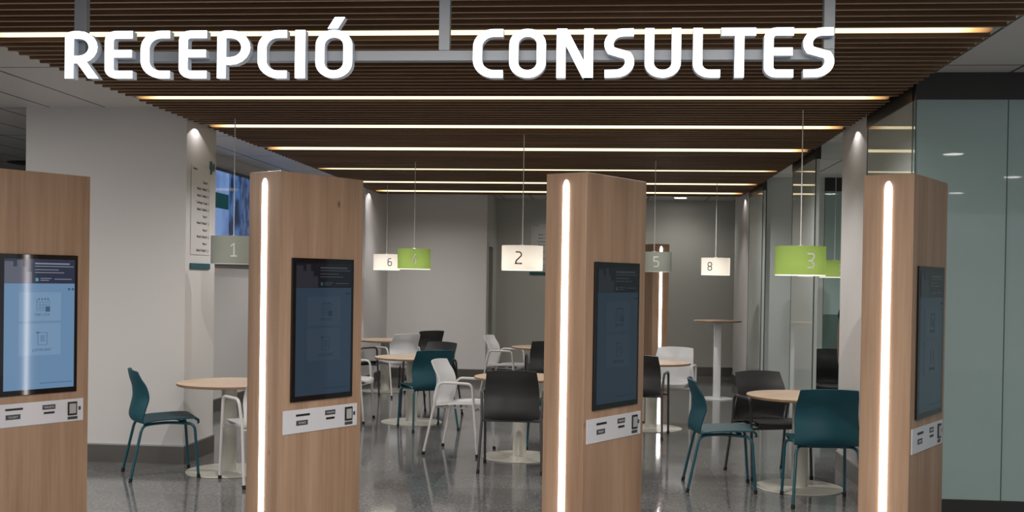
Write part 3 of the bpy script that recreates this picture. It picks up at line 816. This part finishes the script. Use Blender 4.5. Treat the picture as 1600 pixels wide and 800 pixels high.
# ================================================================== DIRECTORIES
def directory(label, loc, rz):
    """local frame: +x reading direction, faces -y, origin at the lower left corner of the text plate"""
    t = thing('wall_directory', label, 'sign', loc, rz)
    box_obj('board', (0, .44, -.004, 0, .12, .90), M['board'], t, .001)
    box_obj('colour_bar', (-.01, .45, -.012, 0, -.005, .045), M['petrol'], t, .003)
    rows = ['Planta 8', 'Mòdul 1 i Mòdul 2', 'Mòdul 3 i Mòdul 4', 'Cardiologia i Cirurgia', 'Mòdul 5 i Mòdul 6', 'Planta 9', 'Mòdul P i Mòdul 7', 'Planta 0', 'Mòdul 8 i Mòdul 9', 'Planta 1', 'Mòdul 10 i Mòdul 11']
    arrows = (1, 2, 3, 4, 6, 8, 10)
    for i, tx in enumerate(rows):
        z = .755-i*.0605
        text_mesh('text_line', tx, .031, M['dark_text'], t, (.375, -.0045, z), (PI/2, 0, 0), 'RIGHT', 1.05 if len(tx) < 18 else .95, .0006)
        if i in arrows:
            bm = bmesh.new(); box(bm, .402, .406, -.0052, -.004, z, z+.022)
            v = [bm.verts.new(p) for p in ((.394, -.0052, z+.006), (.414, -.0052, z+.006), (.404, -.0052, z-.006))]; bm.faces.new(v)
            from_bm('arrow', bm, M['dark_text'], t)
    text_mesh('text_line', 'Benvinguts', .024, M['dark_text'], t, (.03, -.0045, .865), (PI/2, 0, 0), 'LEFT', 1., .0003)
    # emblem: a tall oval with a smaller sliver beside it
    for cx, cz, rx, rz in ((.465, .915, .034, .062), (.535, .925, .014, .036)):
        bm = bmesh.new(); n = 24
        a = [bm.verts.new((cx+rx*math.cos(2*PI*i/n), -.0055, cz+rz*math.sin(2*PI*i/n))) for i in range(n)]
        b = [bm.verts.new((v.co.x, 0, v.co.z)) for v in a]
        bm.faces.new(a)
        for i in range(n): bm.faces.new((a[i], a[(i+1) % n], b[(i+1) % n], b[i]))
        from_bm('emblem', bm, M['petrol'], t)
    text_mesh('text_line', 'Hospital', .014, M['dark_text'], t, (.44, -.0008, .86), (PI/2, 0, 0), 'LEFT', 1.)
    return t
directory('white wall directory with black text lines and a petrol bar on the lit column side', (-3.618, 9.15, 1.685), PI/2)
directory('distant wall directory above a petrol bar, partly behind the white lamp numeral two', (-1.385, 19.198, 1.73), 0)

# ================================================================== BLUE DISPLAY WALL
def blue(name, cols, s, sc):
    m, nt, b = new_mat(name); L = nt.links
    tc = nt.nodes.new('ShaderNodeTexCoord'); mp = nt.nodes.new('ShaderNodeMapping'); mp.inputs['Scale'].default_value = sc
    n = nt.nodes.new('ShaderNodeTexNoise'); n.inputs['Scale'].default_value = 1; n.inputs['Detail'].default_value = 3
    L.new(tc.outputs['Object'], mp.inputs[0]); L.new(mp.outputs[0], n.inputs['Vector'])
    cr = nt.nodes.new('ShaderNodeValToRGB'); e = cr.color_ramp.elements
    e[0].position = .40; e[0].color = (*cols[0], 1); e[1].position = .58; e[1].color = (*cols[1], 1)
    L.new(n.outputs['Fac'], cr.inputs[0]); L.new(cr.outputs[0], b.inputs['Emission Color']); b.inputs['Emission Strength'].default_value = s
    b.inputs['Base Color'].default_value = (.01, .015, .03, 1); b.inputs['Roughness'].default_value = .08
    return m
t = thing('display_wall', 'large blue information screens high on the recessed wall behind the first lamp', 'screen', (-4.648, 12.0, 1.74))
box_obj('frame', (0, .05, 0, 3.3, 0, 1.16), M['black_glass'], t, .004)
b1 = blue('blue_notice', ((.10, .17, .36), (.16, .27, .52)), .9, (3, 3, 1.5))
b2 = blue('blue_figures', ((.008, .02, .06), (.05, .13, .32)), .9, (5, 6, 3))
b3 = blue('blue_chart', ((.02, .04, .10), (.06, .11, .24)), .9, (8, 14, 9))
b4 = emit('green_heading', (.012, .045, .05), 1.)
for y0, y1, mm in ((.05, .82, b1), (.84, 1.22, b2), (1.24, 1.98, b3), (2.0, 2.6, b2), (2.62, 3.25, b1)):
    p = box_obj('display_panel', (.05, .056, y0, y1, .03, 1.12), mm, t)
box_obj('heading_band', (.056, .058, .05, .80, .68, .86), b4, t)

# ================================================================== CEILING LIGHTS, GRILLES
def make_downlight():
    t = thing('ceiling_downlight', '', 'ceiling light')
    bm = bmesh.new(); lathe(bm, [(.0, -.002), (.105, -.002), (.125, -.008), (.128, -.003), (.128, 0), (0, 0)], 32); from_bm('rim', bm, M['rim'], t, 40)
    bm = bmesh.new(); lathe(bm, [(0, -.006), (.10, -.006), (.10, -.002), (0, -.002)], 32); from_bm('diffuser', bm, M['disc'], t, 40)
    return t
dl = make_downlight()
for i, (x, y, lb) in enumerate([(1.18, 18.55, 'small round white ceiling light near the back wall above the numeral eight lamp'),
        (3.68, 2.98, 'round ceiling light of the front hall, mirrored in the green glass nearest its corner'),
        (5.18, .51, 'round ceiling light of the front hall, mirrored at the right edge of the glass'),
        (5.25, -2.01, 'round ceiling light of the front hall, mirrored low in the green glass'),
        (3.45, 12.3, 'round ceiling light in the side corridor, mirrored in the far green glass')]):
    o = dl if i == 0 else copy_tree(dl)
    o.location = (x, y, ZC); o['label'] = lb; o['group'] = 'round ceiling downlights'
t = thing('ceiling_grille', 'dark round ceiling grille beyond the white wall at far left', 'vent', (-7.55, 13.6, ZC))
bm = bmesh.new(); lathe(bm, [(0, -.02), (.12, -.02), (.26, -.012), (.28, 0), (0, 0)], 36); from_bm('grille_plate', bm, M['disc_off'], t, 30)
t = copy_tree(t); t.location = (-8.9, 16.8, ZC); t['label'] = 'smaller dark round ceiling grille farther back beyond the white wall'
t = thing('smoke_detector', 'tiny dark detector on the pale ceiling above the green glass wall', 'detector', (2.77, 7.3, ZC))
bm = bmesh.new(); lathe(bm, [(0, -.03), (.02, -.03), (.035, -.012), (.04, 0), (0, 0)], 20); from_bm('detector_body', bm, M['disc_off'], t, 40)

# ================================================================== PERSON IN THE CORRIDOR
def skin_obj(name, chains, mat, parent, sub=2):
    """chains: list of [(pos, radius)...]; shared positions are merged; first vertex is the root"""
    verts, rad, edges, idx = [], [], [], {}
    def vid(p, r):
        k = tuple(round(c, 4) for c in p)
        if k not in idx: idx[k] = len(verts); verts.append(p); rad.append(r)
        return idx[k]
    for ch in chains:
        prev = None
        for p, r in ch:
            v = vid(p, r)
            if prev is not None and prev != v: edges.append((prev, v))
            prev = v
    me = bpy.data.meshes.new(name); me.from_pydata(verts, edges, [])
    o = link(name, me, mat, parent)
    md = o.modifiers.new('skin', 'SKIN'); md.use_smooth_shade = True
    sv = me.skin_vertices[0].data
    for i, r in enumerate(rad): sv[i].radius = (r, r) if not isinstance(r, tuple) else r
    sv[0].use_root = True
    s = o.modifiers.new('sub', 'SUBSURF'); s.levels = sub; s.render_levels = sub
    return o
pn = thing('person', 'person in navy short sleeves standing in the side corridor, nearly hidden by the white column', 'person', (2.735, 12.1, 0), 0)
sk = plain('skin', (.42, .24, .17), .5); nv = plain('navy_cotton', (.015, .02, .045), .8, bump=.3); tr = plain('grey_green_trousers', (.05, .065, .06), .8, bump=.3); hr = plain('dark_hair', (.02, .013, .01), .6)
pel = (0, 0, .95); TO = (.125, .080); CH = (.135, .085)
ch = [[(pel, TO), ((0, 0, 1.15), (.115, .075)), ((0, 0, 1.34), CH), ((0, .005, 1.44), (.075, .06)), ((0, .0, 1.50), .048), ((0, -.01, 1.555), .062), ((0, -.005, 1.62), (.074, .086)), ((0, .0, 1.68), (.066, .078))],
      [((0, -.01, 1.555), .062), ((0, -.10, 1.58), .012)]]
for s in (-1, 1):
    ch.append([(pel, TO), ((s*.10, 0, .86), .078), ((s*.11, 0, .50), .052), ((s*.12, .01, .28), .046), ((s*.12, .02, .09), .036), ((s*.13, -.06, .04), .034), ((s*.14, -.12, .03), .024)])
    ch.append([((0, 0, 1.34), CH), ((s*.165, 0, 1.385), .048), ((s*.215, .01, 1.10), .038), ((s*.228, -.03, .88), .026), ((s*.228, -.045, .82), (.026, .018))])
    for k in range(4):
        yy = -.078+.022*k; ln = (.062, .075, .07, .055)[k]
        ch.append([((s*.228, -.045, .82), (.026, .018)), ((s*.228, yy, .77), .010), ((s*.221, yy-.004, .77-ln*.55), .009), ((s*.211, yy-.006, .77-ln), .008)])
    ch.append([((s*.228, -.045, .82), (.026, .018)), ((s*.215, -.088, .795), .010), ((s*.207, -.100, .76), .009)])
    ch.append([((0, -.005, 1.62), (.074, .086)), ((s*.078, .005, 1.615), .014)])
body = skin_obj('body', ch, sk, pn)
bm = bmesh.new(); bmesh.ops.create_uvsphere(bm, u_segments=28, v_segments=18, radius=1)
for v in bm.verts:
    z = v.co.z; y = v.co.y
    v.co = Vector((v.co.x*.088, y*.100+.020, z*(.088 if z > 0 else (.11 if y > 0 else .03))+1.665))
from_bm('hair', bm, hr, pn, 180)
skin_obj('t_shirt', [[((0, 0, .80), (.170, .128)), ((0, 0, .92), (.170, .128)), ((0, 0, 1.10), (.155, .115)), ((0, 0, 1.32), (.175, .125)), ((0, .005, 1.425), (.125, .095))]]+[[((0, 0, 1.32), (.175, .125)), ((s*.165, 0, 1.385), .076), ((s*.203, .005, 1.24), .064)] for s in (-1, 1)], nv, pn)
skin_obj('trousers', [[((0, 0, .97), (.155, .115)), ((0, 0, .89), (.158, .118))]]+[[((0, 0, .89), (.158, .118)), ((s*.10, 0, .80), .098), ((s*.11, 0, .48), .074), ((s*.12, .015, .11), .062)] for s in (-1, 1)], tr, pn)
for s in (-1, 1):
    bm = bmesh.new(); bmesh.ops.create_uvsphere(bm, u_segments=16, v_segments=10, radius=1)
    for v in bm.verts: v.co = Vector((v.co.x*.045+s*.13, v.co.y*.13-.055, max(0.002, v.co.z*.055+.045)))
    from_bm('shoe', bm, M['white'], pn, 180)

# ================================================================== LIGHT
wd = bpy.data.worlds.new('World'); scn.world = wd; wd.use_nodes = True
bg = wd.node_tree.nodes['Background']; bg.inputs['Color'].default_value = (.93, .96, 1.0, 1); bg.inputs['Strength'].default_value = .62

def spot(name, loc, tgt, e, ang, blend=.15, col=(1, .95, .92), r=.03):
    l = bpy.data.lights.new(name, 'SPOT'); l.energy = e; l.spot_size = math.radians(ang); l.spot_blend = blend; l.color = col; l.shadow_soft_size = r
    o = bpy.data.objects.new(name, l); COL.objects.link(o); o.location = loc
    o.rotation_euler = (Vector(tgt)-Vector(loc)).to_track_quat('-Z', 'Y').to_euler(); return o
def area(name, loc, tgt, e, sx, sy, col=(1, .95, .9), spread=180):
    l = bpy.data.lights.new(name, 'AREA'); l.shape = 'RECTANGLE'; l.size = sx; l.size_y = sy; l.energy = e; l.color = col; l.spread = math.radians(spread)
    o = bpy.data.objects.new(name, l); COL.objects.link(o); o.location = loc
    o.rotation_euler = (Vector(tgt)-Vector(loc)).to_track_quat('-Z', 'Y').to_euler(); return o
# column washers in the gap beside the slats, each with an added fill spot
for nm, x, y in (('washer_and_fill_left', -3.53, 9.24), ('washer_and_fill_left_far', -3.53, 16.15), ('washer_and_fill_right', 1.95, 9.28), ('washer_and_fill_right_far', 1.95, 16.75)):
    sg_ = 1 if x > 0 else -1
    spot(nm, (x, y, 2.94), (x+.22*sg_, y, .6), 2.2, 122, .05, (1., .93, .92), .008)
    spot(nm, (x-sg_*1.0, y, 2.925), (x+.2*sg_, y, 1.2), 30, 62, .9, (1., .94, .95), .02)  # added fill spot out in the room, evens out the column face
area('washer_back', (-2.75, 15.9, 2.93), (-2.75, 16.4, 2.93-.866), 8, 1.6, .05, (1, .95, .93), 97)
# unseen fill lights added to brighten the waiting area and the kiosk hall
for x in (-2.5, .9):
    for y in (7.4, 10.6, 13.9):
        spot('fill_spot', (x, y, 2.92), (x, y, 0), 95, 158, .6, (1., .95, .91), .02)  # added fill spot, no fixture among the slats
area('hall_fill', (.2, 2.2, 3.02), (.2, 2.2, 0), 280, 4.2, 2.4, (1., .95, .88))  # unseen area light added to brighten kiosks and walls from the front
area('hall_fill_left', (-7.2, 5.2, 3.02), (-7.2, 5.2, 0), 260, 3., 4., (1., .96, .92))  # unseen area light added to brighten the left wall
for x, y in ((3.3, 10.6), (3.3, 13.2)): spot('corridor_light', (x, y, 3.03), (x, y, 0), 45, 150, .8, (.95, 1., .98), .06)
for y in (11., 14.2): spot('recess_light', (-4.1, y, 3.03), (-4.1, y, 0), 40, 150, .8, (.93, .95, 1.), .06)
for x in (-.6, 1.2): spot('back_light', (x, 18.3, 3.03), (x, 18.5, 0), 26, 150, .8, (1., .97, .9), .06)

# ================================================================== CAMERA
f, pi_, ro, ya, cy = 1700., -.0115, .0152, .0886, 457.8
H = 1.62
cp, sp = math.cos(pi_), math.sin(pi_)
fw, up, rt = Vector((0, cp, sp)), Vector((0, -sp, cp)), Vector((1, 0, 0))
c, s = math.cos(ro), math.sin(ro)
r2 = rt*c+up*s; u2 = rt*(-s)+up*c
Rz = Matrix.Rotation(ya, 3, 'Z'); r2, u2, fw = Rz @ r2, Rz @ u2, Rz @ fw
cam = bpy.data.cameras.new('camera'); co = bpy.data.objects.new('camera', cam); COL.objects.link(co)
m = Matrix((r2, u2, -fw)).transposed().to_4x4(); m.translation = Vector((0, 0, H)); co.matrix_world = m
cam.sensor_width = 36.; cam.lens = 36.*f/1600.; cam.shift_y = (cy-400.)/1600.; cam.clip_start = .05; cam.clip_end = 100
scn.camera = co
vs = scn.view_settings; vs.view_transform = 'Standard'; vs.look = 'None'; vs.exposure = 0.; vs.gamma = 1.; vs.use_curve_mapping = False
